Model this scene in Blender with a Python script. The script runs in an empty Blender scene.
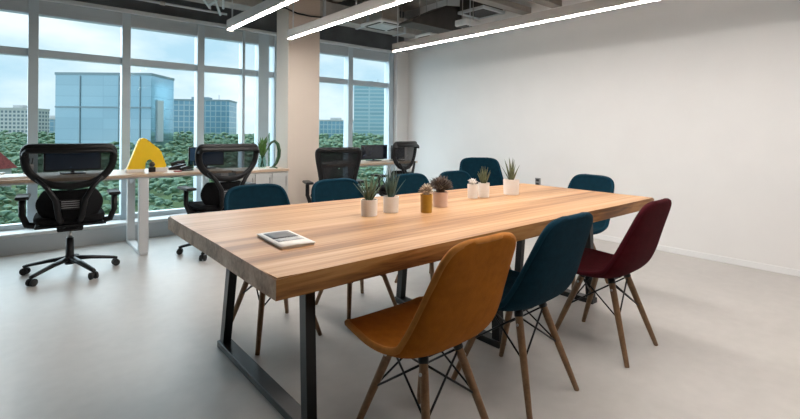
import bpy, bmesh, math, random
from mathutils import Vector, Matrix, noise as mnoise
random.seed(7)
PI = math.pi
C = bpy.context.scene.collection
sc = bpy.context.scene

# ------------------------------------------------------------------ materials
def new_mat(name):
    m = bpy.data.materials.new(name); m.use_nodes = True
    nt = m.node_tree
    return m, nt, nt.nodes['Principled BSDF'], nt.nodes['Material Output']

def srgb(r, g, b):
    f = lambda v: (v/255/12.92) if v/255 <= .04045 else ((v/255+.055)/1.055)**2.4
    return (f(r), f(g), f(b))

def mat(name, col, rough=.5, metal=0., var=.06, scale=12., bump=0., bscale=None, spec=.5, sheen=0., stretch=None, trans=0., coat=0.):
    m, nt, p, out = new_mat(name)
    N, L = nt.nodes, nt.links
    tc = N.new('ShaderNodeTexCoord'); mp = N.new('ShaderNodeMapping')
    L.new(tc.outputs['Object'], mp.inputs['Vector'])
    if stretch: mp.inputs['Scale'].default_value = stretch
    nz = N.new('ShaderNodeTexNoise'); nz.inputs['Scale'].default_value = scale; nz.inputs['Detail'].default_value = 5
    L.new(mp.outputs['Vector'], nz.inputs['Vector'])
    rp = N.new('ShaderNodeValToRGB')
    rp.color_ramp.elements[0].position = .3; rp.color_ramp.elements[1].position = .7
    rp.color_ramp.elements[0].color = (*[max(0, c*(1-var)) for c in col], 1)
    rp.color_ramp.elements[1].color = (*[min(1, c*(1+var)) for c in col], 1)
    L.new(nz.outputs['Fac'], rp.inputs['Fac']); L.new(rp.outputs['Color'], p.inputs['Base Color'])
    p.inputs['Roughness'].default_value = rough; p.inputs['Metallic'].default_value = metal
    p.inputs['Specular IOR Level'].default_value = spec
    if sheen: p.inputs['Sheen Weight'].default_value = sheen
    if coat: p.inputs['Coat Weight'].default_value = coat
    if bump:
        n2 = N.new('ShaderNodeTexNoise'); n2.inputs['Scale'].default_value = bscale or scale*8
        L.new(mp.outputs['Vector'], n2.inputs['Vector'])
        b = N.new('ShaderNodeBump'); b.inputs['Strength'].default_value = bump; b.inputs['Distance'].default_value = .004
        L.new(n2.outputs['Fac'], b.inputs['Height']); L.new(b.outputs['Normal'], p.inputs['Normal'])
    return m

def mat_wood(name, stops, sy=9., sx=.5, rough=.38, fine=60., spec=.4):
    m, nt, p, out = new_mat(name); N, L = nt.nodes, nt.links
    tc = N.new('ShaderNodeTexCoord')
    def nz(scale, det):
        mp = N.new('ShaderNodeMapping'); mp.inputs['Scale'].default_value = scale
        L.new(tc.outputs['Object'], mp.inputs['Vector'])
        n = N.new('ShaderNodeTexNoise'); n.inputs['Scale'].default_value = 1; n.inputs['Detail'].default_value = det
        n.inputs['Distortion'].default_value = .6
        L.new(mp.outputs['Vector'], n.inputs['Vector']); return n
    a = nz((sx, sy, sy), 4); b = nz((sx*3, fine, fine), 3)
    mx = N.new('ShaderNodeMix'); mx.data_type = 'FLOAT'; mx.inputs[0].default_value = .38
    L.new(a.outputs['Fac'], mx.inputs[2]); L.new(b.outputs['Fac'], mx.inputs[3])
    rp = N.new('ShaderNodeValToRGB'); cr = rp.color_ramp
    while len(cr.elements) < len(stops): cr.elements.new(.5)
    for e, (pos, c) in zip(cr.elements, stops): e.position = pos; e.color = (*c, 1)
    L.new(mx.outputs[0], rp.inputs['Fac']); L.new(rp.outputs['Color'], p.inputs['Base Color'])
    p.inputs['Roughness'].default_value = rough; p.inputs['Specular IOR Level'].default_value = spec
    bp = N.new('ShaderNodeBump'); bp.inputs['Strength'].default_value = .12; bp.inputs['Distance'].default_value = .003
    L.new(b.outputs['Fac'], bp.inputs['Height']); L.new(bp.outputs['Normal'], p.inputs['Normal'])
    return m

def mat_emit(name, col, strength):
    m, nt, p, out = new_mat(name)
    p.inputs['Base Color'].default_value = (.9, .9, .9, 1)
    p.inputs['Emission Color'].default_value = (*col, 1); p.inputs['Emission Strength'].default_value = strength
    return m

def mat_pane(name, tint, refl=.07):
    m, nt, p, out = new_mat(name); N, L = nt.nodes, nt.links
    N.remove(p)
    t = N.new('ShaderNodeBsdfTransparent'); t.inputs['Color'].default_value = (*tint, 1)
    g = N.new('ShaderNodeBsdfGlossy'); g.inputs['Roughness'].default_value = .02
    mx = N.new('ShaderNodeMixShader'); fr = N.new('ShaderNodeLayerWeight'); fr.inputs['Blend'].default_value = .12
    ml = N.new('ShaderNodeMath'); ml.operation = 'MULTIPLY'; ml.inputs[1].default_value = refl*4
    L.new(fr.outputs['Fresnel'], ml.inputs[0]); L.new(ml.outputs[0], mx.inputs['Fac'])
    L.new(t.outputs[0], mx.inputs[1]); L.new(g.outputs[0], mx.inputs[2]); L.new(mx.outputs[0], out.inputs['Surface'])
    return m

def mat_mesh(name, col, open_=.35, freq=260.):
    """see-through woven mesh: fine grid of threads"""
    m, nt, p, out = new_mat(name); N, L = nt.nodes, nt.links
    p.inputs['Base Color'].default_value = (*col, 1); p.inputs['Roughness'].default_value = .8; p.inputs['Specular IOR Level'].default_value = .15
    t = N.new('ShaderNodeBsdfTransparent'); mx = N.new('ShaderNodeMixShader')
    nz = N.new('ShaderNodeTexNoise'); nz.inputs['Scale'].default_value = freq
    tc = N.new('ShaderNodeTexCoord'); L.new(tc.outputs['Object'], nz.inputs['Vector'])
    ma = N.new('ShaderNodeMapRange'); ma.inputs[3].default_value = open_-.08; ma.inputs[4].default_value = open_+.08
    L.new(nz.outputs['Fac'], ma.inputs[0]); L.new(ma.outputs[0], mx.inputs['Fac'])
    L.new(p.outputs[0], mx.inputs[1]); L.new(t.outputs[0], mx.inputs[2]); L.new(mx.outputs[0], out.inputs['Surface'])
    return m

def mat_facade(name, wall, glass, sx, sz, mort, rough=.2, metal=0., axis='xz', off=0.):
    """window grid by brick texture in object space"""
    m, nt, p, out = new_mat(name); N, L = nt.nodes, nt.links
    tc = N.new('ShaderNodeTexCoord'); sp = N.new('ShaderNodeSeparateXYZ'); L.new(tc.outputs['Object'], sp.inputs[0])
    ad = N.new('ShaderNodeMath'); ad.operation = 'ADD'; L.new(sp.outputs['X'], ad.inputs[0]); L.new(sp.outputs['Y'], ad.inputs[1])
    cb = N.new('ShaderNodeCombineXYZ'); L.new(ad.outputs[0], cb.inputs['X']); L.new(sp.outputs['Z'], cb.inputs['Y'])
    br = N.new('ShaderNodeTexBrick'); br.offset = off
    br.inputs['Scale'].default_value = 1; br.inputs['Brick Width'].default_value = sx; br.inputs['Row Height'].default_value = sz
    br.inputs['Mortar Size'].default_value = mort; br.inputs['Mortar Smooth'].default_value = 0
    br.inputs['Color1'].default_value = (*glass, 1); br.inputs['Color2'].default_value = (*[g*.86 for g in glass], 1)
    br.inputs['Mortar'].default_value = (*wall, 1)
    L.new(cb.outputs[0], br.inputs['Vector']); L.new(br.outputs['Color'], p.inputs['Base Color'])
    p.inputs['Roughness'].default_value = rough; p.inputs['Metallic'].default_value = metal
    return m

M = {}
M['floor'] = None
def floor_mat():
    m, nt, p, out = new_mat('polished_concrete'); N, L = nt.nodes, nt.links
    tc = N.new('ShaderNodeTexCoord')
    n1 = N.new('ShaderNodeTexNoise'); n1.inputs['Scale'].default_value = 1.1; n1.inputs['Detail'].default_value = 9; n1.inputs['Roughness'].default_value = .62
    n2 = N.new('ShaderNodeTexNoise'); n2.inputs['Scale'].default_value = 14; n2.inputs['Detail'].default_value = 6
    L.new(tc.outputs['Object'], n1.inputs['Vector']); L.new(tc.outputs['Object'], n2.inputs['Vector'])
    mx = N.new('ShaderNodeMix'); mx.data_type = 'FLOAT'; mx.inputs[0].default_value = .3
    L.new(n1.outputs['Fac'], mx.inputs[2]); L.new(n2.outputs['Fac'], mx.inputs[3])
    rp = N.new('ShaderNodeValToRGB'); e = rp.color_ramp.elements
    e[0].position = .3; e[0].color = (*FLOOR_A, 1); e[1].position = .7; e[1].color = (*FLOOR_B, 1)
    L.new(mx.outputs[0], rp.inputs['Fac']); L.new(rp.outputs['Color'], p.inputs['Base Color'])
    mr = N.new('ShaderNodeMapRange'); mr.inputs[3].default_value = .28; mr.inputs[4].default_value = .48
    L.new(n1.outputs['Fac'], mr.inputs[0]); L.new(mr.outputs[0], p.inputs['Roughness'])
    p.inputs['Specular IOR Level'].default_value = .45
    return m
FLOOR_A, FLOOR_B = (.47, .45, .43), (.59, .565, .54)
M['floor'] = floor_mat()
M['wall'] = mat('white_paint', (.78, .77, .76), .75, var=.015, scale=3, bump=.05, bscale=90)
M['wall_grey'] = mat('bounce_cut_grey', (.22, .22, .22), .8, var=.02, scale=3)  # mid-grey chosen so the unseen walls bounce less light from behind the viewer
M['column'] = mat('column_plaster', (.62, .54, .47), .8, var=.03, scale=2, bump=.05, bscale=60)
M['curb'] = mat('curb_paint', (.50, .53, .55), .6, var=.02, scale=3)
M['sill'] = mat('sill_paint', (.80, .80, .80), .5, var=.02, scale=3)
M['ceil'] = mat('dark_ceiling', (.40, .355, .315), .85, var=.25, scale=2.5)
M['band'] = mat('dark_bulkhead', (.13, .145, .16), .8, var=.2, scale=3)
M['blind'] = mat('blind_box_grey', (.48, .55, .60), .6, var=.04, scale=4, stretch=(1, 1, 30))
M['alu'] = mat('aluminium_frame', (.52, .62, .69), .45, .05, var=.04, scale=4)
M['alu_light'] = mat('aluminium_light', (.60, .65, .68), .45, .1, var=.04, scale=4)
M['duct'] = mat('galvanised_duct', (.46, .45, .43), .5, .1, var=.15, scale=7)
M['duct_dark'] = mat('dark_duct', (.055, .052, .048), .6, .1, var=.2, scale=6)
M['tray'] = mat('tray_paint', (.30, .275, .25), .6, var=.08, scale=6)
M['white_plastic'] = mat('white_plastic', (.74, .75, .76), .4, var=.02)
M['slot'] = mat('black_slot', (.03, .03, .03), .6, var=.1)
M['housing'] = mat('pendant_housing', (.42, .39, .365), .5, var=.03)
M['emit'] = mat_emit('pendant_diffuser', (1., .93, .87), 56.)
M['steel'] = mat('brushed_steel', (.55, .55, .55), .3, .9, var=.05)
M['pane'] = mat_pane('window_glass', (.905, .965, .975))
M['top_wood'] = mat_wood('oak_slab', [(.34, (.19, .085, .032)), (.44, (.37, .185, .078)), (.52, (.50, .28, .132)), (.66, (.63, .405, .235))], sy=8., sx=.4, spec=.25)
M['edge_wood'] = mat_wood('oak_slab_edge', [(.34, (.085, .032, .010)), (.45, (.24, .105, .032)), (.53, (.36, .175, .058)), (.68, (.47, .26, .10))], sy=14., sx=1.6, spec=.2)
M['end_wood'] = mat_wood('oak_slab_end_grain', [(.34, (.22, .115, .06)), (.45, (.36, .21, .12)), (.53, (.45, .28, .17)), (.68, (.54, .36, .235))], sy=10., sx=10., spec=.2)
M['desk_wood'] = mat_wood('desk_laminate', [(.3, (.50, .36, .25)), (.7, (.62, .47, .35))], sy=12, rough=.4)
M['leg_wood'] = mat_wood('walnut_dowel', [(.3, (.16, .085, .04)), (.7, (.27, .155, .08))], sy=30, sx=30, fine=120, rough=.4)
M['black_metal'] = mat('black_steel', (.007, .007, .008), .3, .0, var=.2, scale=20, spec=.4)
M['wire'] = mat('black_wire', (.008, .008, .009), .4, .0, var=.1, spec=.3)
M['orange'] = mat('orange_felt', (.31, .102, .011), .85, var=.12, scale=30, bump=.35, bscale=420, spec=.08, sheen=.0)
M['orange_seam'] = mat('orange_piping', (.42, .17, .04), .8, var=.1, scale=40, spec=.08)
M['blue'] = mat('petrol_felt', (.003, .023, .038), .85, var=.15, scale=30, bump=.35, bscale=420, spec=.08)
M['blue_seam'] = mat('petrol_piping', (.006, .036, .06), .8, var=.1, scale=40, spec=.08)
M['red'] = mat('burgundy_felt', (.055, .0045, .008), .85, var=.15, scale=30, bump=.35, bscale=420, spec=.08)
M['red_seam'] = mat('burgundy_piping', (.06, .007, .012), .8, var=.1, scale=40, spec=.08)
M['black_plastic'] = mat('black_plastic', (.008, .008, .009), .42, var=.15, scale=15, spec=.3)
M['black_mesh'] = mat_mesh('black_mesh', (.018, .018, .02), .20)
M['dense_mesh'] = mat_mesh('dense_black_mesh', (.010, .010, .012), .03)
M['seat_fabric'] = mat('black_fabric', (.010, .010, .011), .9, var=.2, scale=60, bump=.3, bscale=300, spec=.1)
M['desk_white'] = mat('white_powder_coat', (.66, .67, .68), .4, var=.02)
M['cabinet'] = mat('cabinet_grey', (.50, .51, .50), .5, var=.03)
M['screen'] = mat('black_screen', (.012, .016, .028), .15, var=.1, coat=.3)
M['screen_blue'] = mat('navy_screen_back', (.015, .05, .11), .3, var=.1)
M['pot_white'] = mat('white_ceramic', (.82, .78, .74), .4, var=.03, scale=20)
M['pot_pink'] = mat('blush_ceramic', (.66, .46, .37), .5, var=.05, scale=20)
M['pot_gold'] = mat('mustard_glaze', (.42, .23, .025), .35, var=.1, scale=20)
M['soil'] = mat('potting_soil', (.03, .02, .014), .95, var=.4, scale=80, bump=.5, bscale=200)
M['aloe'] = mat('aloe_leaf', (.10, .145, .085), .5, var=.5, scale=25)
M['aloe_teal'] = mat('aloe_bluegreen', (.065, .125, .105), .5, var=.5, scale=25)
M['aloe_olive'] = mat('aloe_olive', (.12, .135, .065), .5, var=.6, scale=30)
M['grey_succ'] = mat('greybrown_succulent', (.10, .075, .062), .7, var=.5, scale=50)
M['cream_succ'] = mat('cream_succulent', (.50, .42, .33), .7, var=.4, scale=60)
M['paper'] = mat('white_paper', (.80, .77, .73), .6, var=.02)
M['page'] = mat('page_edges', (.70, .64, .58), .8, var=.1, scale=3, stretch=(1, 1, 300))
M['print_dark'] = mat('dark_print', (.035, .035, .04), .35, var=.5, scale=40)
M['print_grey'] = mat('grey_print', (.35, .36, .37), .4, var=.3, scale=60)
M['yellow'] = mat('yellow_foam', (.95, .62, .01), .5, var=.03)
M['leaf_green'] = mat('green_leaf', (.06, .16, .03), .5, var=.5, scale=25)
M['vase_glass'] = mat_pane('vase_glass', (.82, .92, .88), .12)
M['dark_green'] = mat('dark_green_gloss', (.03, .075, .03), .35, var=.3, scale=20)
M['socket'] = mat('grey_socket', (.25, .25, .26), .5, var=.05)
M['rubber'] = mat('black_rubber', (.01, .01, .01), .7, var=.1)
M['red_small'] = mat('red_case', (.30, .05, .05), .5, var=.1)

# ------------------------------------------------------------------ geometry helpers
class MB:
    def __init__(s): s.bm = bmesh.new()
    def box(s, x0, x1, y0, y1, z0, z1, bev=0., seg=2, mtx=None):
        r = bmesh.ops.create_cube(s.bm, size=1)
        vs = r['verts']
        for v in vs:
            v.co = Vector(((x0+x1)/2+v.co.x*(x1-x0), (y0+y1)/2+v.co.y*(y1-y0), (z0+z1)/2+v.co.z*(z1-z0)))
        if bev:
            es = list({e for v in vs for e in v.link_edges})
            g = bmesh.ops.bevel(s.bm, geom=es, offset=bev, segments=seg, affect='EDGES', profile=.5)
            vs = list({v for v in g['verts']} | {v for v in vs if v.is_valid})
        if mtx:
            for v in vs: v.co = mtx @ v.co
        return s
    def tube(s, pts, r, n=8, closed=False, cap=True, squash=None):
        pts = [Vector(p) for p in pts]; k = len(pts)
        rs = r if isinstance(r, (list, tuple)) else [r]*k
        rings = []; prev = None
        for i, p in enumerate(pts):
            if closed: t = (pts[(i+1) % k]-pts[i-1])
            else: t = pts[min(i+1, k-1)]-pts[max(i-1, 0)]
            t.normalize()
            if prev is None:
                a = Vector((0, 0, 1)) if abs(t.z) < .9 else Vector((0, 1, 0))
                nrm = (a - t*a.dot(t)).normalized()
            else:
                nrm = (prev - t*prev.dot(t)).normalized()
            prev = nrm; b = t.cross(nrm)
            sx, sy = squash if squash else (1, 1)
            rings.append([s.bm.verts.new(p + nrm*(math.cos(2*PI*j/n)*rs[i]*sx) + b*(math.sin(2*PI*j/n)*rs[i]*sy)) for j in range(n)])
        m = k if closed else k-1
        for i in range(m):
            A, B = rings[i], rings[(i+1) % k]
            for j in range(n): s.bm.faces.new((A[j], A[(j+1) % n], B[(j+1) % n], B[j]))
        if cap and not closed:
            s.bm.faces.new(rings[0][::-1]); s.bm.faces.new(rings[-1])
        return s
    def lathe(s, prof, n=24, c=(0, 0, 0), cap=True):
        rings = []
        for (r, z) in prof:
            rings.append([s.bm.verts.new((c[0]+r*math.cos(2*PI*j/n), c[1]+r*math.sin(2*PI*j/n), c[2]+z)) for j in range(n)])
        for A, B in zip(rings, rings[1:]):
            for j in range(n): s.bm.faces.new((A[j], A[(j+1) % n], B[(j+1) % n], B[j]))
        if cap:
            s.bm.faces.new(rings[0][::-1]); s.bm.faces.new(rings[-1])
        return s
    def grid(s, P, closed_v=False):
        V = [[s.bm.verts.new(p) for p in row] for row in P]
        for i in range(len(V)-1):
            for j in range(len(V[0])-1):
                s.bm.faces.new((V[i][j], V[i][j+1], V[i+1][j+1], V[i+1][j]))
        return s
    def prism(s, poly, h0, h1, axis='z'):
        def mk(a, b, h):
            return {'z': (a, b, h), 'y': (a, h, b), 'x': (h, a, b)}[axis]
        A = [s.bm.verts.new(mk(a, b, h0)) for a, b in poly]; B = [s.bm.verts.new(mk(a, b, h1)) for a, b in poly]
        n = len(poly)
        s.bm.faces.new(A[::-1]); s.bm.faces.new(B)
        for i in range(n): s.bm.faces.new((A[i], A[(i+1) % n], B[(i+1) % n], B[i]))
        return s
    def build(s, name, m, parent=None, smooth=False, loc=None, solid=None, sub=0, off=0):
        bmesh.ops.recalc_face_normals(s.bm, faces=s.bm.faces[:])
        me = bpy.data.meshes.new(name); s.bm.to_mesh(me); s.bm.free()
        me.materials.append(m)
        if smooth:
            for p in me.polygons: p.use_smooth = True
        o = bpy.data.objects.new(name, me); C.objects.link(o)
        if parent: o.parent = parent
        if loc: o.location = loc
        if solid:
            md = o.modifiers.new('thickness', 'SOLIDIFY'); md.thickness = solid; md.offset = off
        if sub:
            md = o.modifiers.new('smooth', 'SUBSURF'); md.levels = sub; md.render_levels = sub
        return o

def tag(o, label, cat=None, group=None, kind=None):
    o['label'] = label
    if cat: o['category'] = cat
    if group: o['group'] = group
    if kind: o['kind'] = kind
    return o
def thing(name, label, cat, loc=(0, 0, 0), rz=0, group=None, kind=None, scale=1):
    o = bpy.data.objects.new(name, None); o.empty_display_size = .1; C.objects.link(o)
    o.location = loc; o.rotation_euler = (0, 0, rz); o.scale = (scale,)*3
    return tag(o, label, cat, group, kind)
def copy_tree(o, parent=None):
    c = o.copy(); C.objects.link(c)
    if parent: c.parent = parent
    for ch in list(o.children): copy_tree(ch, c)
    return c
def struct(o, label, cat='room'):
    return tag(o, label, cat, None, 'structure')

# ------------------------------------------------------------------ camera
cam_d = bpy.data.cameras.new('camera'); cam = bpy.data.objects.new('camera', cam_d); C.objects.link(cam)
F_PX, HY, ROLL, YAW, H = 459., 132.8, .48, 40.06, 1.15
cam_d.sensor_width = 36; cam_d.lens = F_PX/800*36
cam_d.shift_y = -(209.5-HY)/800
cam_d.clip_end = 2000; cam_d.clip_start = .05
cam.matrix_world = Matrix.Translation((0, 0, H)) @ Matrix.Rotation(math.radians(-YAW), 4, 'Z') @ Matrix.Rotation(math.radians(90), 4, 'X') @ Matrix.Rotation(math.radians(ROLL), 4, 'Z')
sc.camera = cam

# ------------------------------------------------------------------ room shell
XL, XR, YB, YF, YG, ZC = -3.2, 4.93, -2.6, 5.5, 5.8, 3.15
struct(MB().box(XL-.1, XR+.1, YB-.1, YG+.1, -.12, 0).build('floor', M['floor']), 'pale polished concrete floor', 'floor')
struct(MB().box(XL-.1, XR+.1, YB-.1, YG+.1, ZC, ZC+.15).build('ceiling', M['ceil']), 'dark exposed ceiling slab', 'ceiling')
struct(MB().box(XR, XR+.1, YB-.1, YG+.1, 0, ZC).build('wall_right', M['wall']), 'plain white wall beside the meeting table', 'wall')
struct(MB().box(XL-.1, XL, YB-.1, YG+.1, 0, ZC).build('wall_left', M['wall_grey']), 'unseen wall at the other end of the room, darkened to cut bounced light', 'wall')
struct(MB().box(XL, XR, YB-.1, YB, 0, ZC).build('wall_back', M['wall_grey']), 'unseen grey wall behind the viewer, darkened to cut bounced light', 'wall')
struct(MB().box(XL, XR, YF, YG+.1, 0, .155, .004).build('wall_front', M['curb']), 'low pale grey curb below the windows', 'wall')
struct(MB().box(XL, XR, YF+.02, YG+.02, .155, .185, .004).build('trim_1', M['sill']), 'white sill on the low curb below the windows', 'trim')
struct(MB().box(XL, XR, YG-.02, YG+.1, 2.46, ZC).build('wall_front_upper', M['band']), 'dark bulkhead above the windows', 'wall')
struct(MB().box(4.69, XR, YG-.14, YG+.1, .185, 2.46, .004).build('trim_2', M['wall']), 'white return between window and wall', 'trim')
struct(MB().box(XR-.012, XR, YB, YF, 0, .055, .003).build('baseboard_right', M['sill']), 'thin white baseboard along the plain wall', 'baseboard')

# windows -----------------------------------------------------------
def window(name, label, xs, thick, x0, x1):
    t = thing(name, label, 'window', ((x0+x1)/2, YG, .185), kind='structure')
    ox, oy, oz = t.location
    def add(nm, x_0, x_1, y0, y1, z0, z1, m, bev=.004):
        return MB().box(x_0-ox, x_1-ox, y0-oy, y1-oy, z0-oz, z1-oz, bev).build(nm, m, t)
    for x, w in zip(xs, thick):
        add('mullion', x-w/2, x+w/2, YG-.07, YG+.06, .185, 2.46, M['alu'])
    add('transom', x0, x1, YG-.04, YG+.05, 1.87, 1.945, M['alu'])
    add('sill_rail', x0, x1, YG-.04, YG+.05, .185, .235, M['alu_light'])
    add('blind_box', x0, x1, YG-.055, YG+.05, 2.285, 2.44, M['blind'])
    add('head_rail', x0, x1, YG-.10, YG+.06, 2.425, 2.465, M['alu_light'])
    for a, b in zip([x0]+list(xs), list(xs)+[x1]):
        if b-a > .06:
            add('pane', a, b, YG+.004, YG+.012, .225, 1.88, M['pane'], 0)
            add('pane', a, b, YG+.004, YG+.012, 1.935, 2.30, M['pane'], 0)
    return t
window('window_1', 'wide aluminium window wall behind the first two desks', [-2.98, -2.2, -1.42, -.64, .14, .93, 1.705, 2.225, 2.49],
       [.08]*7+[.035, .14], XL, 2.56)
window('window_2', 'window bay past the column behind the desk with screens', [2.68, 3.27, 3.85, 4.63], [.08, .05, .08, .09], 2.56, 4.69)

# column ------------------------------------------------------------
struct(MB().box(2.35, 2.75, 4.75, 5.06, 0, ZC, .006).build('column', M['column']), 'square beige column between the desks', 'column')

# ------------------------------------------------------------------ ceiling services
def one(name, mb, m, label, cat, group=None, smooth=False):
    return tag(mb.build(name, m, smooth=smooth), label, cat, group)

for k, (xa, xb) in enumerate(((-3.19, 2.30), (2.80, 4.92))):
    t = thing('air_duct', ['long galvanised duct along the windows, ending at the beige column', 'short galvanised duct between the beige column and the white wall'][k], 'duct', (xa, 5.47, 2.64+.04*k))
    MB().box(0, xb-xa, -.13, .13, 0, .22, .006).build('casing', M['duct'], t)
    n = 5-2*k
    for q in range(n):
        x = (xb-xa)*(q+.5)/n
        MB().box(x-.02, x+.02, -.145, .145, -.012, .232, .003).build('flange', M['alu_light'], t)
        MB().tube([(x+.05, 0, .22), (x+.05, 0, ZC-2.64-.04*k)], .006, 6).build('hanger_rod', M['steel'], t)
for k, y in enumerate((3.40, 2.98)):
    t = thing('cable_tray', ['grey cable tray meeting the wall, nearer the windows', 'grey cable tray meeting the wall, farther from the windows'][k], 'cable tray',
              (1.0, y, 2.655), group='cable trays under the ceiling')
    MB().box(-4.0, 3.925, -.06, .06, 0, .012, .002).build('bottom', M['tray'], t)
    for s in (-1, 1): MB().box(-4.0, 3.925, s*.06-.006, s*.06+.006, 0, .07, .002).build('side_rail', M['tray'], t)
    for x in (-2.4, 0, 2.4, 3.5): MB().tube([(x, 0, .01), (x, 0, ZC-2.655)], .006, 6).build('hanger_rod', M['steel'], t)
for k, (px, py, pz, w) in enumerate(((3.755, 4.81, 2.56, .46), (4.50, 4.68, 2.49, .34))):
    t = thing('ceiling_air_conditioner', ['square white cassette air conditioner with dark slot, near the column', 'white ceiling unit partly hidden behind the pendant by the wall'][k],
              'air conditioner', (px, py, pz))
    MB().box(-w/2, w/2, -w/2, w/2, 0, .045, .018, 3).build('panel', M['white_plastic'], t)
    MB().box(-w*.32, w*.32, -w*.32, w*.32, .045, .24, .01).build('body', M['duct'], t)
    MB().box(-w*.3, w*.3, -w*.3, w*.3, -.012, .0, .006).build('grille', M['alu_light'], t)
    for s in (-1, 1):
        MB().box(-w*.34, w*.34, s*w*.41-.018, s*w*.41+.018, -.004, .004, .001).build('air_slot', M['slot'], t)
        MB().box(s*w*.41-.018, s*w*.41+.018, -w*.34, w*.34, -.004, .004, .001).build('air_slot', M['slot'], t)
    for sx in (-1, 1): MB().tube([(sx*w*.3, 0, .2), (sx*w*.3, 0, ZC-pz)], .006, 6).build('hanger_rod', M['steel'], t)
t = thing('dark_duct', 'dark wedge shaped duct boxing hanging near the wall pendant', 'duct', (4.15, 4.33, 2.5))
MB().prism([(-.44, 0), (.44, 0), (.44, .35), (.14, .31), (-.44, .03)], -.14, .12, 'y').build('casing', M['duct_dark'], t)
for x in (-.2, .3): MB().tube([(x, 0, .10), (x, 0, ZC-2.5)], .006, 6).build('hanger_rod', M['steel'], t)
t = thing('return_air_box', 'dark ceiling box with a pale metal rim by the wall', 'vent', (4.69, 3.94, 2.72))
MB().box(-.2, .2, -.2, .2, .03, .35, .005).build('casing', M['duct_dark'], t)
for s in (-1, 1):
    MB().box(-.22, .22, s*.2-.018, s*.2+.018, 0, .035, .003).build('rim', M['alu_light'], t)
    MB().box(s*.2-.018, s*.2+.018, -.182, .182, 0, .035, .003).build('rim', M['alu_light'], t)
MB().box(-.18, .18, -.18, .18, .012, .03).build('grille', M['slot'], t)
MB().box(-.03, .03, -.03, .03, .35, ZC-2.72).build('hanger', M['tray'], t)
t = thing('white_diffuser', 'small white air diffuser box beside the wall pendant', 'vent', (4.34, 3.86, 2.48))
MB().box(-.14, .14, -.1, .1, 0, .08, .02, 3).build('body', M['white_plastic'], t)
MB().box(-.11, .11, -.07, .07, -.006, .0, .002).build('slot', M['slot'], t)
for x in (-.1, .1): MB().tube([(x, 0, .08), (x, 0, ZC-2.48)], .006, 6).build('hanger_rod', M['steel'], t)
# steel joists between duct and slab
for k, x in enumerate((3.35, 1.2, 2.05, .1)):
    t = thing('ceiling_joist', ['steel joist crossing the ceiling beyond the column', 'steel joist over the first pendant', 'steel joist over the column side pendant', 'steel joist above the first desk'][k],
              'joist', (x, 3.0, 2.93), group='steel joists under the slab')
    MB().box(-.06, .06, -5.5, 2.75, 0, .02, .003).build('flange', M['tray'], t)
    MB().box(-.01, .01, -5.5, 2.75, .02, ZC-2.93-.001, .0).build('web', M['tray'], t)
pipes = [([(1.20, 4.62, 2.66), (1.66, 5.28, 2.52)], 'thin grey conduit slanting over the window, the one nearest its duct'),
         ([(1.42, 4.60, 2.66), (1.78, 5.30, 2.47)], 'pale conduit slanting down beside the first pendant'),
         ([(1.58, 4.62, 2.64), (1.80, 5.26, 2.54)], 'pale conduit ending behind the tip of first pendant'),
         ([(.70, 5.66, 2.58), (1.98, 5.66, 2.58)], 'grey conduit running level along the dark bulkhead')]
for pts, lb in pipes:
    t = thing('conduit', lb, 'pipe', pts[0], group='conduits above the window')
    p0, p1 = Vector(pts[0]), Vector(pts[1]); d = p1-p0
    MB().tube([(0, 0, 0), tuple(d*.5), tuple(d)], .014, 8).build('pipe', M['alu_light'], t, smooth=True)
    MB().tube([tuple(d*.42), tuple(d*.46)], .022, 8).build('coupling', M['duct'], t, smooth=True)
    for fr in (.1, .85):
        q = d*fr; MB().tube([tuple(q), (q.x, q.y, ZC-p0.z)], .005, 6).build('hanger_rod', M['steel'], t)
cab = MB().tube([(2.20, 4.86, 2.535), (2.30, 4.74, 2.53), (2.45, 4.742, 2.495), (2.62, 4.742, 2.49), (2.78, 4.742, 2.505), (2.95, 4.85, 2.55)], .009, 8)
one('cable', cab, M['rubber'], 'black cable looped across the top of the beige column', 'cable', smooth=True)
one('ceiling_sensor', MB().box(2.86, 3.0, 5.28, 5.40, 2.44, 2.475, .01), M['white_plastic'], 'small white sensor plate under the bulkhead right of the column', 'sensor')

# pendants ----------------------------------------------------------
def pendant(x, y0, y1, label, z=2.10, rot=0):
    L = y1-y0
    t = thing('pendant_light', label, 'pendant light', (x, y1, z), rot, 'linear pendant lights')
    MB().box(-.032, .032, -L, 0, .018, .10, .003).build('housing', M['housing'], t)
    MB().box(-.015, .015, -L+.004, -.004, .011, .020, .002).build('diffuser', M['emit'], t)
    for e in (-L, .003): MB().box(-.033, .033, e-.003, e, .002, .101, .001).build('end_cap', M['housing'], t)
    for fr in (.01, .225, .62, .99):
        MB().tube([(0, -L*fr-.01*(1 if fr < .5 else -1), .1), (0, -L*fr-.01*(1 if fr < .5 else -1), ZC-z)], .007 if fr < .02 else .004, 6).build('suspension_rod', M['alu_light'], t)
    return t
pendant(1.56, -.3, 4.37, 'lit linear pendant ending over the desk chairs, clear of the column')
pendant(2.18, -.9, 4.37, 'lit linear pendant ending right in front of the beige column')
pendant(3.44, -.9, 4.21, 'lit linear pendant running alongside the plain white wall', rot=math.radians(1.1))

# socket --------------------------------------------------------------
t = thing('wall_socket', 'small grey wall socket low on the white wall past the table', 'socket', (XR, 3.22, .56))
MB().box(-.012, 0, -.036, .036, -.05, .05, .003).build('plate', M['socket'], t)
for s in (-1, 1): MB().box(-.016, -.010, -.02, .02, s*.022-.015, s*.022+.015, .002).build('outlet', M['slot'], t)

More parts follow.
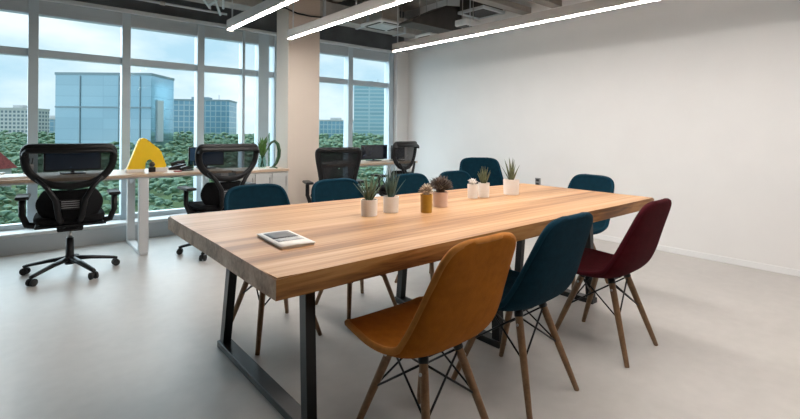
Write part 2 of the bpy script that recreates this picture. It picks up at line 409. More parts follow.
# ------------------------------------------------------------------ meeting table
TX0, TX1, TY0, TY1, TZ = .55, 3.14, 1.18, 2.33, .75
t = thing('meeting_table', 'long oak slab meeting table on black steel trapezoid legs', 'table', (0, 0, 0))
mb = MB()
poly = []
rr = random.Random(3)
def edge(a, b, n, amp):
    a, b = Vector(a), Vector(b); d = (b-a); nr = Vector((d.y, -d.x)).normalized()
    out = []
    for i in range(n):
        q = a+d*(i/n); w = 0 if i == 0 else amp*mnoise.noise((q.x*2.1, q.y*2.1, 3))
        out.append(tuple(q+nr*w))
    return out
poly = edge((.549, 1.172), (3.125, 1.195), 26, .006)+edge((3.125, 1.195), (3.155, 2.20), 12, .004)+edge((3.155, 2.20), (.557, 2.352), 26, .006)+edge((.557, 2.352), (.549, 1.172), 12, .004)
mb.prism(poly, .688, TZ)
top_e = [e for e in mb.bm.edges if abs(e.verts[0].co.z-e.verts[1].co.z) < 1e-4 and e.verts[0].co.z > .7 and len(e.link_faces) == 2]
bmesh.ops.bevel(mb.bm, geom=top_e, offset=.005, segments=2, affect='EDGES')
top = mb.build('tabletop', M['top_wood'], t)
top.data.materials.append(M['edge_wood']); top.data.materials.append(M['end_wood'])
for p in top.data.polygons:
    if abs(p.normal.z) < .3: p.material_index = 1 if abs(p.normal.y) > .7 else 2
for x in (.87, 2.02, 3.03):
    yA, yB, tA, tB = 1.56, {.87: 2.465, 2.02: 2.38, 3.03: 2.15}[x], 1.59, {.87: 2.33, 2.02: 2.32, 3.03: 2.10}[x]
    f = MB()
    hw = .021
    f.prism([(yA-.024, .035), (yA+.024, .035), (tA+.024, .675), (tA-.024, .675)], x-hw, x+hw, 'x').build('leg', M['black_metal'], t)
    MB().prism([(yB-.024, .035), (yB+.024, .035), (tB+.024, .675), (tB-.024, .675)], x-hw, x+hw, 'x').build('leg', M['black_metal'], t)
    MB().box(x-.034, x+.034, yA-.03, yB+.03, 0, .035, .003).build('foot_bar', M['black_metal'], t)
    MB().box(x-.05, x+.05, tA-.06, tB+.06, .674, .689, .002).build('mounting_plate', M['black_metal'], t)

# ------------------------------------------------------------------ shell chairs
def catmull(P, n):
    out = []
    P = [P[0]]+P+[P[-1]]
    seg = len(P)-3
    for k in range(n+1):
        u = k/n*seg; i = min(int(u), seg-1); f = u-i
        a, b, c, d = P[i:i+4]
        out.append([.5*((2*b[j])+(-a[j]+c[j])*f+(2*a[j]-5*b[j]+4*c[j]-d[j])*f*f+(-a[j]+3*b[j]-3*c[j]+d[j])*f**3) for j in range(len(a))])
    return out
#           y      z     halfw  lift
PROF = [( .238, .408, .140, .003), ( .226, .423, .186, .004), ( .195, .432, .210, .005), ( .12, .424, .222, .008), (.04, .412, .230, .014),
        (-.05, .408, .233, .026), (-.13, .418, .232, .044), (-.184, .460, .228, .056), (-.217, .527, .221, .052), (-.239, .60, .209, .042),
        (-.260, .68, .198, .028), (-.276, .738, .189, .019), (-.284, .770, .177, .013), (-.289, .792, .156, .009), (-.2915, .804, .122, .006), (-.2925, .810, .075, .004)]
def shell_grid(nS=40, nT=20):
    S = catmull(PROF, nS); P = []
    for i, (y, z, w, l) in enumerate(S):
        a, b = S[max(i-1, 0)], S[min(i+1, nS)]
        ty, tz = b[0]-a[0], b[1]-a[1]; q = math.hypot(ty, tz) or 1
        ny, nz = tz/q, -ty/q            # towards the sitter
        if nz < 0 and abs(ny) < .3: ny, nz = -ny, -nz
        row = []
        for j in range(nT+1):
            u = -1+2*j/nT
            k = l*abs(u)**2.4
            row.append((w*math.sin(u*PI/2*.92)/math.sin(PI/2*.92) if True else w*u, y+ny*k, z+nz*k))
        P.append(row)
    return P
def make_chair(name, label, fabric, seam, group=None):
    t = thing(name, label, 'chair', group=group)
    P = shell_grid()
    sh = MB().grid(P).build('shell', M[fabric], t, smooth=True, solid=.022, sub=1)
    loop = [Vector(p) for p in P[0]]+[Vector(r[-1]) for r in P[1:]]+[Vector(p) for p in P[-1][::-1][1:]]+[Vector(r[0]) for r in P[::-1][1:-1]]
    MB().tube(loop, .0125, 8, closed=True).build('edge_piping', M[seam], t, smooth=True)
    # under-seat mount
    mt = MB().box(-.08, .08, -.012, .012, .380, .390, .002).box(-.012, .012, -.10, .08, .380, .390, .002)
    mt.box(-.08, .08, .055, .070, .378, .394, .002).box(-.08, .08, -.095, -.08, .378, .394, .002).build('mount', M['wire'], t)
    tops = {}; feet = {}
    for sx in (-1, 1):
        for sy in (-1, 1):
            tp = Vector((sx*.088, sy*.074-.012, .394)); ft = Vector((sx*.185, sy*.208-.005, 0))
            tops[sx, sy], feet[sx, sy] = tp, ft
            q = [ft+(tp-ft)*f for f in (0, .01, .35, .75, .97, 1)]
            lg = MB().tube([tuple(p) for p in q], [.010, .0115, .0145, .0165, .0165, .015], 12).build('leg', M['leg_wood'], t, smooth=True)
            bp = ft+(tp-ft)*.86
            MB().tube([tuple(bp+Vector((sx*.012, 0, 0))), tuple(bp+Vector((sx*.020, 0, 0)))], .006, 8).build('bolt', M['steel'], lg)
            br = [ft+(tp-ft)*f for f in (.93, 1.0)]
            MB().tube([tuple(p) for p in br], .019, 10).build('bracket', M['wire'], lg, smooth=True)
    def lp(k, f): return tuple(feet[k]+(tops[k]-feet[k])*f)
    ring = [(-1, -1), (1, -1), (1, 1), (-1, 1)]
    for i in range(4):
        a, b = ring[i], ring[(i+1) % 4]
        for (p, q) in ((a, b), (b, a)):
            MB().tube([lp(p, .93), lp(q, .52)], .0042, 6).build('brace_wire', M['wire'], t, smooth=True)
    return t
def place(c, x, y, deg, label, scale=1., group=None):
    c.location = (x, y, 0); c.rotation_euler = (0, 0, math.radians(deg)); c.scale = (scale,)*3; c['label'] = label
    if group: c['group'] = group
    return c
orange = make_chair('shell_chair', '', 'orange', 'orange_seam')
place(orange, 1.158, 1.235, 1, 'orange felt shell chair on wooden legs, the only orange one')
orange.scale.x = .94
red = make_chair('shell_chair', '', 'red', 'red_seam')
place(red, 2.505, 1.222, 1, 'dark burgundy shell chair on wooden legs, the only red one')
blue = make_chair('shell_chair', '', 'blue', 'blue_seam')
place(blue, 1.755, 1.27, 1, 'petrol blue shell chair between the orange and the burgundy chairs')
G = 'petrol blue chairs along the window side of the table'
for x, y, d, lb in ((1.15, 2.475, 180, 'petrol blue shell chair across the table, directly behind the magazine'),
                    (1.725, 2.48, 178, 'petrol blue shell chair across the table, standing in front of the beige column'),
                    (2.435, 2.50, 180, 'petrol blue shell chair across the table, behind the spiky plants beside the gold pot'),
                    (2.94, 2.48, 180, 'petrol blue shell chair across the table, half hidden by the grey brown succulent')):
    place(copy_tree(blue), x, y, d, lb, group=G)
place(copy_tree(blue), 3.33, 1.885, 82, 'petrol blue shell chair at the short end of the table, facing along it')
corner = place(copy_tree(blue), 4.31, 3.56, 140, 'petrol blue shell chair standing off the table corner, back rising behind two potted aloes', 1.1)
corner.scale = (1.24, 1.1, 1.03)

# ------------------------------------------------------------------ office chairs
def back_loop(kind, n=64):
    pts = []
    if kind == 'v':
        K = [(0, 1.072), (.235, 1.072), (.278, 1.060), (.291, 1.025), (.287, .95), (.264, .885), (.205, .82), (.12, .775), (0, .757)]
    else:
        K = [(0, 1.06), (.20, 1.06), (.236, 1.05), (.248, 1.02), (.238, .93), (.215, .82), (.19, .70), (.155, .645), (0, .63)]
    right = catmull([list(k) for k in K], n)
    return [(x, z) for x, z in right]+[(-x, z) for x, z in right[::-1][1:-1]]
def by(z, x=0): return -.235-.06*(z-.6)/.45 - .0*x + .10*(x/.3)**2*.45
def make_office(kind, label):
    t = thing('office_chair', label, 'office chair', group='black mesh office chairs at the desks')
    for k in range(5):
        a = math.radians(9+72*k); c, s = math.cos(a), math.sin(a)
        lg = MB().tube([(c*.03, s*.03, .125), (c*.16, s*.16, .108), (c*.325, s*.325, .075), (c*.35, s*.35, .068)], [.034, .027, .022, .018], 8, squash=(.6, 1)).build('base_leg', M['black_plastic'], t, smooth=True)
        cs = MB()
        nx, ny = -s, c
        for w in (-1, 1):
            p0 = Vector((c*.34+nx*w*.010, s*.34+ny*w*.010, .029)); p1 = p0+Vector((nx*w*.017, ny*w*.017, 0))
            cs.tube([tuple(p0), tuple(p1)], .029, 14)
        cs.tube([(c*.343, s*.343, .03), (c*.343, s*.343, .075)], .008, 8)
        cs.build('caster', M['rubber'], lg)
    MB().lathe([(.036, .08), (.036, .14), (.03, .16), (.027, .30)], 16).build('gas_lift', M['black_plastic'], t, smooth=True)
    MB().lathe([(.017, .29), (.017, .40)], 12).build('lift_piston', M['steel'], t, smooth=True)
    MB().box(-.09, .09, -.14, .12, .375, .43, .015, 3).build('tilt_mechanism', M['black_plastic'], t)
    MB().tube([(.08, .04, .40), (.26, .05, .39)], .007, 8).build('lever', M['black_plastic'], t)
    # seat cushion
    P = []
    for i in range(15):
        v = i/14; y = -.23+.50*v
        w = .245*(1-.10*(abs(2*v-1))**4)-(.02 if v in (0, 1) else 0)
        P.append([(w*(-1+2*j/12), y, .475+.018*abs(-1+2*j/12)**3-.05*max(0, v-.78)**1.2*2) for j in range(13)])
    MB().grid(P).build('seat', M['seat_fabric'], t, smooth=True, solid=.055, sub=1)
    MB().box(-.23, .23, -.22, .24, .428, .446, .006).build('seat_pan', M['black_plastic'], t)
    # back
    L = back_loop(kind)
    MB().tube([(x, by(z, x), z) for x, z in L], .025, 8, closed=True, squash=(1.25, .9)).build('back_frame', M['black_plastic'], t, smooth=True)
    n = len(L); cx, cz = 0, (max(z for _, z in L)+min(z for _, z in L))/2
    P = []
    for f in (1., .8, .6, .4, .2, .02):
        row = [(cx+(x-cx)*f, 0, cz+(z-cz)*f) for x, z in L]; row.append(row[0])
        P.append([(x, by(z, x), z) for x, _, z in row])
    MB().grid(P).build('back_mesh', M['black_mesh' if kind == 'v' else 'dense_mesh'], t, smooth=True)
    if kind == 'v':
        MB().tube([(x, by(z, x)-.008, z-.018) for x, z in (L[-9:]+L[:10] if False else sorted([q for q in L if q[1] > 1.03]))], .052, 8, squash=(1., .4)).build('head_band', M['black_plastic'], t, smooth=True)
        for s in (-1, 1):
            MB().tube([(s*.215, by(.80)-.02, .83), (s*.15, -.30, .76), (s*.095, -.305, .66), (s*.075, -.28, .52), (s*.05, -.14, .42)], [.014, .019, .022, .022, .022], 8).build('back_arm', M['black_plastic'], t, smooth=True)
        Q = []
        for i in range(9):
            z = .49+.24*i/8; w = .17+.06*math.sin(PI*i/8)
            Q.append([(w*(-1+2*j/10), -.235+.10*(abs(-1+2*j/10))**2, z) for j in range(11)])
        MB().grid(Q).build('lower_back', M['seat_fabric'], t, smooth=True, solid=.02, sub=1)
        lum = MB().box(-.075, .075, -.275, -.255, .575, .655, .008)
        lum.build('lumbar_pad', M['black_plastic'], t)
        for k in range(4): MB().box(-.06, .06, -.279, -.274, .588+.017*k, .594+.017*k, .001).build('lumbar_slot', M['socket'], t)
    else:
        MB().tube([(0, by(.66)-.02, .70), (0, -.29, .58), (0, -.27, .48), (0, -.13, .41)], [.03, .034, .034, .03], 8).build('spine', M['black_plastic'], t, smooth=True)
    for s in (-1, 1):
        MB().tube([(s*.20, -.02, .42), (s*.285, -.02, .44), (s*.315, -.02, .52), (s*.315, -.02, .655)], [.02, .02, .018, .018], 8, squash=(1.3, .8)).build('armrest_post', M['black_plastic'], t, smooth=True)
        MB().box(s*.31-.045, s*.31+.045, -.15, .11, .655, .683, .012, 3).build('armrest_pad', M['black_plastic'], t)
    return t
oc = make_office('v', 'black mesh office chair with bow shaped back, standing before the yellow arch on its own star base')
place(oc, .35, 4.53, -4, 'black mesh office chair at the window desk, its whole star base in view', .95)
o2 = place(copy_tree(oc), 1.49, 4.48, 6, 'black mesh office chair between the yellow arch and the vase', .94)
o4 = place(copy_tree(oc), 3.60, 4.46, 18, 'black mesh office chair by the white wall beside the dark screens')
o4.scale = (.86, .86, .95)
o3 = make_office('r', '')
place(o3, 2.69, 4.33, -18, 'black office chair with squared mesh back just past the beige column', .91)

# ------------------------------------------------------------------ desks
def desk(x0, x1, legs, label, y0=4.76, y1=5.46):
    t = thing('desk', label, 'desk', ((x0+x1)/2, y0, 0)); ox, oy = (x0+x1)/2, y0
    MB().box(x0-ox, x1-ox, 0, y1-oy, .722, .748, .003).build('desktop', M['desk_wood'], t)
    MB().box(x0-ox+.08, x1-ox-.08, .30, .35, .68, .722, .003).build('crossbar', M['desk_white'], t)
    for x in legs:
        a = x-ox
        MB().box(a-.04, a+.04, .01, .075, .02, .722, .006).build('leg', M['desk_white'], t)
        MB().box(a-.035, a+.035, y1-oy-.09, y1-oy-.04, .02, .722, .006).build('leg', M['desk_white'], t)
        MB().box(a-.035, a+.035, .0, y1-oy-.01, 0, .03, .006).build('foot_bar', M['desk_white'], t)
        MB().tube([(a, .07, .66), (a, .16, .70), (a, .45, .70), (a, y1-oy-.08, .62)], .018, 8).build('corner_brace', M['desk_white'], t, smooth=True)
    return t
desk(-1.35, 1.73, (-1.25, .925, 1.66), 'long oak topped desk under the window with white legs, under the yellow arch')
desk(2.86, 4.42, (2.95, 4.32), 'oak topped desk past the column, carrying the dark screens', 4.86, 5.46)
t = thing('credenza', 'low pale grey cabinet with oak top beside the column', 'cabinet', (1.76, 4.70, 0))
MB().box(0, .585, .02, .42, .04, .715, .004).build('carcass', M['cabinet'], t)
MB().box(-.01, .588, 0, .44, .715, .742, .003).build('top', M['desk_wood'], t)
MB().box(.02, .565, .05, .40, 0, .04).build('plinth', M['black_plastic'], t)
for k in range(3):
    d = MB().box(.01+.19*k, .19+.19*k, .004, .02, .06, .70, .004).build('door', M['cabinet'], t)
    MB().box(.165+.19*k, .175+.19*k, -.012, .004, .55, .66, .003).build('handle', M['steel'], d)

# screens -----------------------------------------------------------
def monitor(x, y, w, h, z0, label, deg=0, m='screen', z=.748):
    t = thing('monitor', label, 'monitor', (x, y, z), math.radians(deg))
    MB().box(-w/2, w/2, -.012, .014, z0, z0+h, .006).build('panel', M['black_plastic'], t)
    MB().box(-w/2+.012, w/2-.012, -.0135, -.0125, z0+.014, z0+h-.012).build('screen', M[m], t)
    MB().tube([(0, .02, .005), (0, .02, z0+h*.4)], .015, 8).build('stand', M['black_plastic'], t)
    MB().box(-.09, .09, -.06, .09, 0, .01, .004).build('base', M['black_plastic'], t)
    return t
monitor(3.93, 5.24, .44, .205, .022, 'dark screen standing on the desk past the column, left of the mesh chair', -3)
monitor(4.27, 5.12, .26, .20, .022, 'dark screen mostly hidden behind the mesh chair by the wall', 4)
monitor(.42, 5.18, .44, .24, .03, 'navy screen seen through the mesh chair whose whole star base shows', 6, 'screen_blue')
monitor(1.60, 5.16, .36, .20, .03, 'navy screen behind the mesh chair between yellow arch and vase', -6, 'screen_blue')

# yellow arch --------------------------------------------------------
t = thing('arch_ornament', 'bright yellow slanted arch block standing on the desk on white boxes', 'ornament', (1.01, 5.06, .748), math.radians(-4))
out = [(-.18, .03), (-.085, .30), (-.07, .322), (-.045, .33), (-.02, .322), (.09, .225), (.112, .195), (.158, .06), (.15, .04), (.055, .04)]
inn = [(.05, .085), (.036, .112), (.012, .122), (-.01, .112), (-.024, .085), (-.028, .03)]
MB().prism(out+inn, -.05, .05, 'y').build('arch', M['yellow'], t)
MB().box(-.19, -.035, -.07, .08, 0, .03, .004).build('base_box', M['paper'], t)
MB().box(.055, .17, -.07, .08, 0, .04, .004).build('base_box', M['paper'], t)
t = thing('desk_camera', 'small black device standing in the notch of the yellow arch', 'device', (1.03, 4.97, .748))
MB().box(-.03, .03, -.02, .02, 0, .05, .008, 3).build('body', M['black_plastic'], t)
MB().lathe([(.0, .05), (.022, .055), (.028, .075), (.02, .095), (.0, .10)], 14, cap=False).build('lens_head', M['print_dark'], t, smooth=True)
t = thing('stapler', 'low black stapler lying right of the yellow arch', 'stapler', (1.34, 4.94, .748), math.radians(20))
MB().box(-.07, .07, -.018, .018, 0, .012, .004).build('base', M['black_plastic'], t)
MB().prism([(-.07, .012), (.06, .018), (.07, .034), (.0, .05), (-.07, .036)], -.014, .014, 'y').build('arm', M['black_plastic'], t)
t = thing('desk_phone', 'dark desk phone between the yellow arch and second chair', 'phone', (1.31, 5.20, .748), math.radians(-8))
MB().prism([(-.08, 0), (.08, 0), (.08, .06), (-.08, .025)], -.08, .08, 'y').build('body', M['black_plastic'], t)
MB().tube([(-.06, -.06, .05), (0, -.06, .075), (.07, -.06, .08)], [.022, .015, .022], 8).build('handset', M['rubber'], t, smooth=True)
MB().box(-.03, .05, -.01, .06, .045, .056, .002).build('display', M['screen_blue'], t)
one('red_case', MB().box(1.20, 1.27, 4.84, 4.88, .748, .760, .004), M['red_small'], 'flat dark red case near the desk edge right of yellow arch', 'case')
t = thing('glass_tumbler', 'small clear tumbler on the desk near the second chair', 'glass', (1.42, 5.08, .748))
MB().lathe([(.028, 0), (.034, .09), (.031, .09), (.026, .006), (.001, .006)], 18).build('bowl', M['vase_glass'], t, smooth=True)
for k, (x, y, a) in enumerate(((-.02, 4.98, 10), (-.20, 5.30, -14))):
    t = thing('paper_stack', ['stack of white papers at the desk edge beside the first chair', 'smaller looking paper stack farther back near the window glass'][k], 'papers', (x, y, .748), math.radians(a))
    MB().box(-.105, .105, -.148, .148, 0, .018, .001).build('sheets', M['page'], t)
    MB().box(-.10, .11, -.145, .15, .018, .020).build('top_sheet', M['paper'], t)
t = thing('pen_cup', 'small pale cup of pens near the papers on the window desk', 'pen cup', (.10, 5.22, .748))
MB().lathe([(.034, 0), (.036, .095), (.032, .095), (.031, .01), (.001, .01)], 18).build('cup', M['pot_white'], t, smooth=True)
for k in range(4): MB().tube([(.012*math.cos(k*1.6), .012*math.sin(k*1.6), .012), (.03*math.cos(k*1.6), .03*math.sin(k*1.6), .15)], .004, 6).build('pen', [M['print_dark'], M['red_small'], M['steel'], M['screen_blue']][k], t)

# vase plant on credenza ----------------------------------------------
def blade(mb, p0, dirv, L, w, bend=.3, n=7, thick=.35):
    """one tapered succulent leaf"""
    d = Vector(dirv).normalized(); up = Vector((0, 0, 1)); pts = []; p = Vector(p0)
    for i in range(n+1):
        pts.append(tuple(p)); p = p+d*(L/n)
        d = (d+(Vector((d.x, d.y, 0))*bend - up*.0)/n).normalized()
    rs = [w*(.75+.25*math.sin(PI*min(1, i/n*1.6)))*(1-(i/n)**2.2)+.0006 for i in range(n+1)]
    mb.tube(pts, rs, 6, squash=(thick, 1))
def plant_vase():
    t = thing('vase_plant', 'green leafy sprig in a clear glass vase on the low cabinet', 'plant', (2.105, 4.87, .742))
    MB().lathe([(.032, 0), (.045, .02), (.045, .09), (.034, .13), (.038, .14), (.034, .138), (.031, .13), (.041, .09), (.041, .022), (.001, .01)], 20).build('vase', M['vase_glass'], t, smooth=True)
    r = random.Random(2); lv = MB()
    for k in range(38):
        a = r.uniform(0, 2*PI); z = r.uniform(.13, .26); q = .02*(z-.1)/.1
        blade(lv, (math.cos(a)*.012, math.sin(a)*.012, z), (math.cos(a)*r.uniform(.3, .7), math.sin(a)*r.uniform(.3, .7), 1), r.uniform(.08, .13), .015, .5, 5, .2)
    lv.build('leaves', M['leaf_green'], t, smooth=True)
    st = MB()
    for k in range(5):
        a = k*1.3; st.tube([(math.cos(a)*.02, math.sin(a)*.02, .02), (-math.cos(a)*.01, -math.sin(a)*.01, .14), (math.cos(a)*.02, math.sin(a)*.02, .25)], .004, 6)
    st.build('stems', M['dark_green'], t, smooth=True)
plant_vase()
t = thing('curved_leaf_ornament', 'tall dark green curved arch on a small foot beside the glass vase', 'ornament', (2.215, 4.82, .742), math.radians(-30))
MB().lathe([(.045, 0), (.045, .012), (.02, .02), (.018, .03)], 18).build('foot', M['dark_green'], t, smooth=True)
MB().tube([(0, 0, .02), (.03, 0, .06), (.055, 0, .13), (.06, 0, .20), (.045, 0, .27), (.01, 0, .305), (-.025, 0, .29), (-.05, 0, .25), (-.068, 0, .20)],
          [.014, .018, .021, .021, .019, .016, .013, .009, .004], 10).build('arch', M['dark_green'], t, smooth=True)
one('white_tray', MB().box(2.02, 2.2, 4.72, 4.78, .742, .752, .003), M['paper'], 'thin white tray in front of the vase on cabinet', 'tray')

# ------------------------------------------------------------------ things on the meeting table
t = thing('magazine', 'white magazine with dark cover picture lying on the table', 'magazine', (.767, 1.565, .75), math.radians(-3.5))
MB().box(-.06, .06, -.118, .118, 0, .007, .001).build('pages', M['page'], t)
MB().grid([[(-.064+.128*i/8, -.122+.244*j/6, .008+.0015*math.sin(PI*i/8)) for i in range(9)] for j in range(7)]).build('cover', M['paper'], t, smooth=True, solid=.0015, off=1)
MB().grid([[(-.046+.098*i/6, -.005+.108*j/5, .0098+.0015*math.sin(PI*(.14+.76*i/6))) for i in range(7)] for j in range(6)]).build('cover_picture', M['print_dark'], t, smooth=True, solid=.0006, off=1)
MB().grid([[(-.046+.098*i/6, -.055+.045*j/3, .0098+.0015*math.sin(PI*(.14+.76*i/6))) for i in range(7)] for j in range(4)]).build('cover_text_block', M['print_grey'], t, smooth=True, solid=.0006, off=1)

def pot(t, r, h, m, taper=.94):
    MB().lathe([(r*taper*.96, 0), (r*taper, .003), (r, h-.003), (r*.985, h), (r*.90, h), (r*.88, h-.014), (.001, h-.014)], 28).build('pot', M[m], t, smooth=False)
    MB().lathe([(r*.87, h-.018), (r*.80, h-.010), (.002, h-.006)], 20, cap=False).build('soil', M['soil'], t, smooth=True)
def aloe(x, y, r, h, m, lm, n, L, label, spread=.6, seed=1, w=.007):
    t = thing('potted_aloe', label, 'potted plant', (x, y, .75), 0, 'potted succulents along the table')
    pot(t, r, h, m); rd = random.Random(seed); lv = MB()
    for k in range(n):
        a = k*2.39996+rd.uniform(-.2, .2); f = k/n
        sp = (.12+.88*f)*spread*rd.uniform(.8, 1.15); q = r*.18*(.2+f)
        blade(lv, (math.cos(a)*q, math.sin(a)*q, h-.012), (math.cos(a)*sp, math.sin(a)*sp, 1), L*rd.uniform(.75, 1.05)*(1-.25*f), w, .35)
    lv.build('leaves', M[lm], t, smooth=True)
    return t
aloe(1.315, 1.79, .041, .078, 'pot_white', 'aloe', 24, .155, 'spiky green aloe in white pot, nearest the magazine', .85, 4, .0055)
aloe(1.458, 1.80, .040, .080, 'pot_white', 'aloe_teal', 22, .175, 'blue green aloe in white pot beside the gold pot', .62, 9, .0075)
aloe(2.265, 1.87, .036, .09, 'pot_white', 'aloe_olive', 16, .125, 'aloe in white pot touching the pot of pale spikes', .5, 14, .0085)
aloe(2.515, 1.845, .052, .100, 'pot_white', 'aloe_olive', 15, .165, 'tallest aloe in white pot, last in the row towards the wall', .48, 21, .009)
def rosette(name, x, y, r, h, m, lm, R, label, n, seed, w=.010, zoff=0.):
    t = thing(name, label, 'potted plant', (x, y, .75), 0, 'potted succulents along the table')
    pot(t, r, h, m); rd = random.Random(seed); lv = MB()
    for k in range(n):
        u = 1-2*(k+.5)/n*.62; a = k*2.39996; s_ = math.sqrt(max(0, 1-u*u))
        d = Vector((s_*math.cos(a), s_*math.sin(a), u*.95+.15)).normalized()
        p0 = Vector((0, 0, h+R*.35+zoff))+d*R*.30
        blade(lv, tuple(p0), tuple(d), R*rd.uniform(.55, .85), w*rd.uniform(.8, 1.2), .15, 5, .5)
    lv.tube([(0, 0, h-.02), (0, 0, h+R*.5)], [R*.3, R*.45], 10)
    lv.build('leaves', M[lm], t, smooth=True)
rosette('gold_potted_succulent', 1.595, 1.685, .031, .092, 'pot_gold', 'cream_succ', .040, 'small cream succulent in tall mustard gold pot', 60, 5, .007)
rosette('bushy_succulent', 1.785, 1.775, .041, .080, 'pot_pink', 'grey_succ', .066, 'bushy grey brown succulent in blush pot behind the gold pot', 150, 8, .011)
t = rosette('spiky_cactus', 2.178, 1.885, .033, .086, 'pot_white', 'paper', .030, 'white spiky cactus in white pot touching an aloe pot', 24, 31, .008)

# ------------------------------------------------------------------ outside
one_g = MB()
def ground_z(F): return -9.5+max(0, F-25)*.066 if F < 170 else -9.5+145*.066
s_, c_ = math.sin(math.radians(YAW)), math.cos(math.radians(YAW))
def wpt(R, F, z): return (F*s_+R*c_, F*c_-R*s_, z)
rows = []
for F in (12, 25, 40, 60, 90, 130, 170, 260, 420, 700):
    rows.append([wpt(R*F*1.0, F, ground_z(F)-2.6) for R in (-1.8, -1.2, -.8, -.4, 0, .4, .8)])
g = one_g.grid(rows).build('terrain', mat('meadow', (.07, .12, .04), .95, var=.5, scale=.15), smooth=True)
tag(g, 'sloping green ground outside the windows', 'ground', None, 'structure')

forest_mat = mat('forest_canopy', (.062, .105, .045), .95, var=.75, scale=1.6, bump=1.0, bscale=3.)
nt = forest_mat.node_tree
for n in nt.nodes:
    if n.type == 'VALTORGB':
        e = n.color_ramp.elements
        e[0].position = .3; e[0].color = (.075, .15, .12, 1); e[1].position = .58; e[1].color = (.15, .24, .145, 1)
        x = n.color_ramp.elements.new(.70); x.color = (.25, .22, .14, 1)
rd = random.Random(11)
base = bmesh.new(); bmesh.ops.create_icosphere(base, subdivisions=1, radius=1)
bv = [v.co.copy() for v in base.verts]; bf = [[v.index for v in f.verts] for f in base.faces]; base.free()
base = bmesh.new(); bmesh.ops.create_icosphere(base, subdivisions=2, radius=1)
bv3 = [v.co.copy() for v in base.verts]; bf3 = [[v.index for v in f.verts] for f in base.faces]; base.free()
fv, ff = [], []
def blob(x, y, z, r, fine):
    o = len(fv); V, Fs = (bv3, bf3) if fine else (bv, bf)
    sd = rd.uniform(0, 90)
    for v in V:
        k = r*(1+.6*mnoise.noise(v*2.6+Vector((sd, 0, 0)))+.45*mnoise.noise(v*(9 if fine else 5)+Vector((sd, 3, 0))))
        fv.append((x+v.x*k, y+v.y*k, z+v.z*k*.6))
    for f in Fs: ff.append([o+i for i in f])
F = 24.
while F < 175:
    step = .5+F*.0095
    R = -1.05*F
    while R < .62*F:
        r = rd.uniform(.24, .58)*(.8+F*.007)
        p = wpt(R+rd.uniform(-.8, .8), F+rd.uniform(-.8, .8), ground_z(F)-.6+rd.uniform(-.9, .9)+1.6*mnoise.noise((R*.05, F*.05, 0)))
        if not (-.78 < R/F < -.5 and 122 < F < 146): blob(*p, r, F < 55)
        R += step*rd.uniform(.8, 1.3)*1.25
    F += step
me = bpy.data.meshes.new('forest'); me.from_pydata(fv, [], ff); me.materials.append(forest_mat)
for p in me.polygons: p.use_smooth = False
fo = bpy.data.objects.new('forest', me); C.objects.link(fo)
tag(fo, 'dense green treetops covering the ground outside the windows', 'forest', None, 'stuff')

def building(name, label, R0, R1, F0, depth, z1, mw, cap, yaw=0., z0=-14, parts=True):
    """block whose visible face spans R0..R1 at distance F0 from the viewer's side"""
    w = R1-R0
    p = wpt((R0+R1)/2, F0, z0)
    t = thing(name, label, 'building', p, -math.radians(YAW)+yaw)
    h = z1-z0
    MB().box(-w/2, w/2, 0, depth, 0, h).build('facade', mw, t)
    MB().box(-w/2-.15, w/2+.15, -.15, depth+.15, h, h+.7).build('parapet', cap, t)
    if parts:
        MB().box(-w*.2, w*.1, depth*.3, depth*.7, h+.7, h+2.0).build('roof_plant', cap, t)
        MB().tube([(w*.25, depth*.5, h+.7), (w*.25, depth*.5, h+3.2)], .12, 6).build('mast', cap, t)
    return t
glassA = mat_facade('glass_facade', (.28, .42, .50), (.42, .61, .71), 40., 3.1, .05, .1, .7)
glassB = mat_facade('glass_facade_pale', (.42, .53, .58), (.22, .40, .52), 2.2, 2.4, .22, .2, .4)
white_f = mat_facade('white_flats', (.55, .56, .57), (.14, .20, .25), 1.8, 1.7, .36, .6)
capm = mat('parapet_grey', (.25, .33, .38), .6, var=.05)
capw = mat('parapet_white', (.5, .5, .5), .6, var=.05)
b = building('glass_office_block', 'large blue glass office block beyond the trees', -97.7, -70.6, 130, 13, 16.8, glassA, capm, yaw=0., parts=False)
for k, x in enumerate((-6.5, 4.5, 10.5)): MB().box(x-.12, x+.12, -.25, 0, 0, 30.5).build('facade_fin', capm, b)
MB().box(-13.5, 13.5, -.3, 0, 21.5, 21.9).build('facade_band', capm, b)
MB().box(13.55, 13.95, 3, 6.2, 12, 24).build('side_glazing', M['alu_light'], b)
building('glass_slab_block', 'pale glazed slab block right of the large blue block', -99.5, -75, 200, 14, 14.3, glassB, capm, yaw=.12)
building('white_apartment_block', 'white apartment block at the far edge of the window view', -176, -162, 200, 12, 10.0, white_f, capw)
building('grey_apartment_block', 'lower grey apartment block left of the large blue block', -176, -163, 222, 12, 6.2, glassB, capw)
building('low_office_block', 'low office block seen through the window past the column', -44, -26, 250, 14, 7.2, glassB, capw)
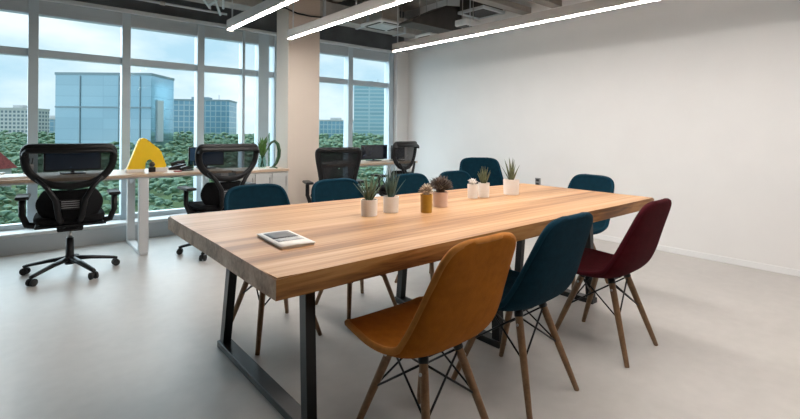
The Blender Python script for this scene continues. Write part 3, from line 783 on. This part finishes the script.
building('glass_tower', 'pale striped glass tower seen past the column', -22.5, -7.5, 222, 14, 24.5, mat_facade('striped_glass', (.42, .56, .62), (.28, .46, .54), 7.5, 1.8, .32, .25, .3), capm)
# red roofed house
p = wpt(-62, 64, -8.2)
t = thing('red_roof_house', 'long low house with red roof among the trees', 'building', p, -math.radians(YAW)+.05)
MB().box(-8, 3, 0, 6, 0, 3.6).build('wall', capw, t)
MB().prism([(-.6, 3.5), (6.6, 3.5), (3, 6.2)], -8.5, 3.5, 'x').build('roof', mat('red_tiles', (.34, .07, .07), .8, var=.3, scale=2), t)

# ------------------------------------------------------------------ sky
w = bpy.data.worlds.new('overcast_sky'); sc.world = w; w.use_nodes = True
N, L = w.node_tree.nodes, w.node_tree.links
bg = N['Background']
tc = N.new('ShaderNodeTexCoord'); mp = N.new('ShaderNodeMapping'); mp.inputs['Scale'].default_value = (1, 1, 2.4)
L.new(tc.outputs['Generated'], mp.inputs['Vector'])
nz = N.new('ShaderNodeTexNoise'); nz.inputs['Scale'].default_value = 3.2; nz.inputs['Detail'].default_value = 7; nz.inputs['Roughness'].default_value = .55
L.new(mp.outputs['Vector'], nz.inputs['Vector'])
rp = N.new('ShaderNodeValToRGB'); e = rp.color_ramp.elements
e[0].position = .38; e[0].color = (.48, .66, .78, 1)
e[1].position = .66; e[1].color = (.92, .93, .95, 1)
x = rp.color_ramp.elements.new(.5); x.color = (.66, .77, .84, 1)
L.new(nz.outputs['Fac'], rp.inputs['Fac']); L.new(rp.outputs['Color'], bg.inputs['Color'])
bg.inputs['Strength'].default_value = .86

sd = bpy.data.lights.new('daylight', 'SUN'); sd.energy = 5.6; sd.angle = math.radians(100); sd.color = (.86, .94, 1.)
so = bpy.data.objects.new('daylight', sd); C.objects.link(so)
so.rotation_euler = Vector((.55, -1, -.75)).to_track_quat('-Z', 'Y').to_euler(); so.location = (0, 20, 20)
sc.view_settings.view_transform = 'Standard'; sc.view_settings.look = 'None'
sc.view_settings.exposure = 0.58; sc.view_settings.gamma = 1; sc.view_settings.use_curve_mapping = False
sc.cycles.max_bounces = 10; sc.cycles.transparent_max_bounces = 16
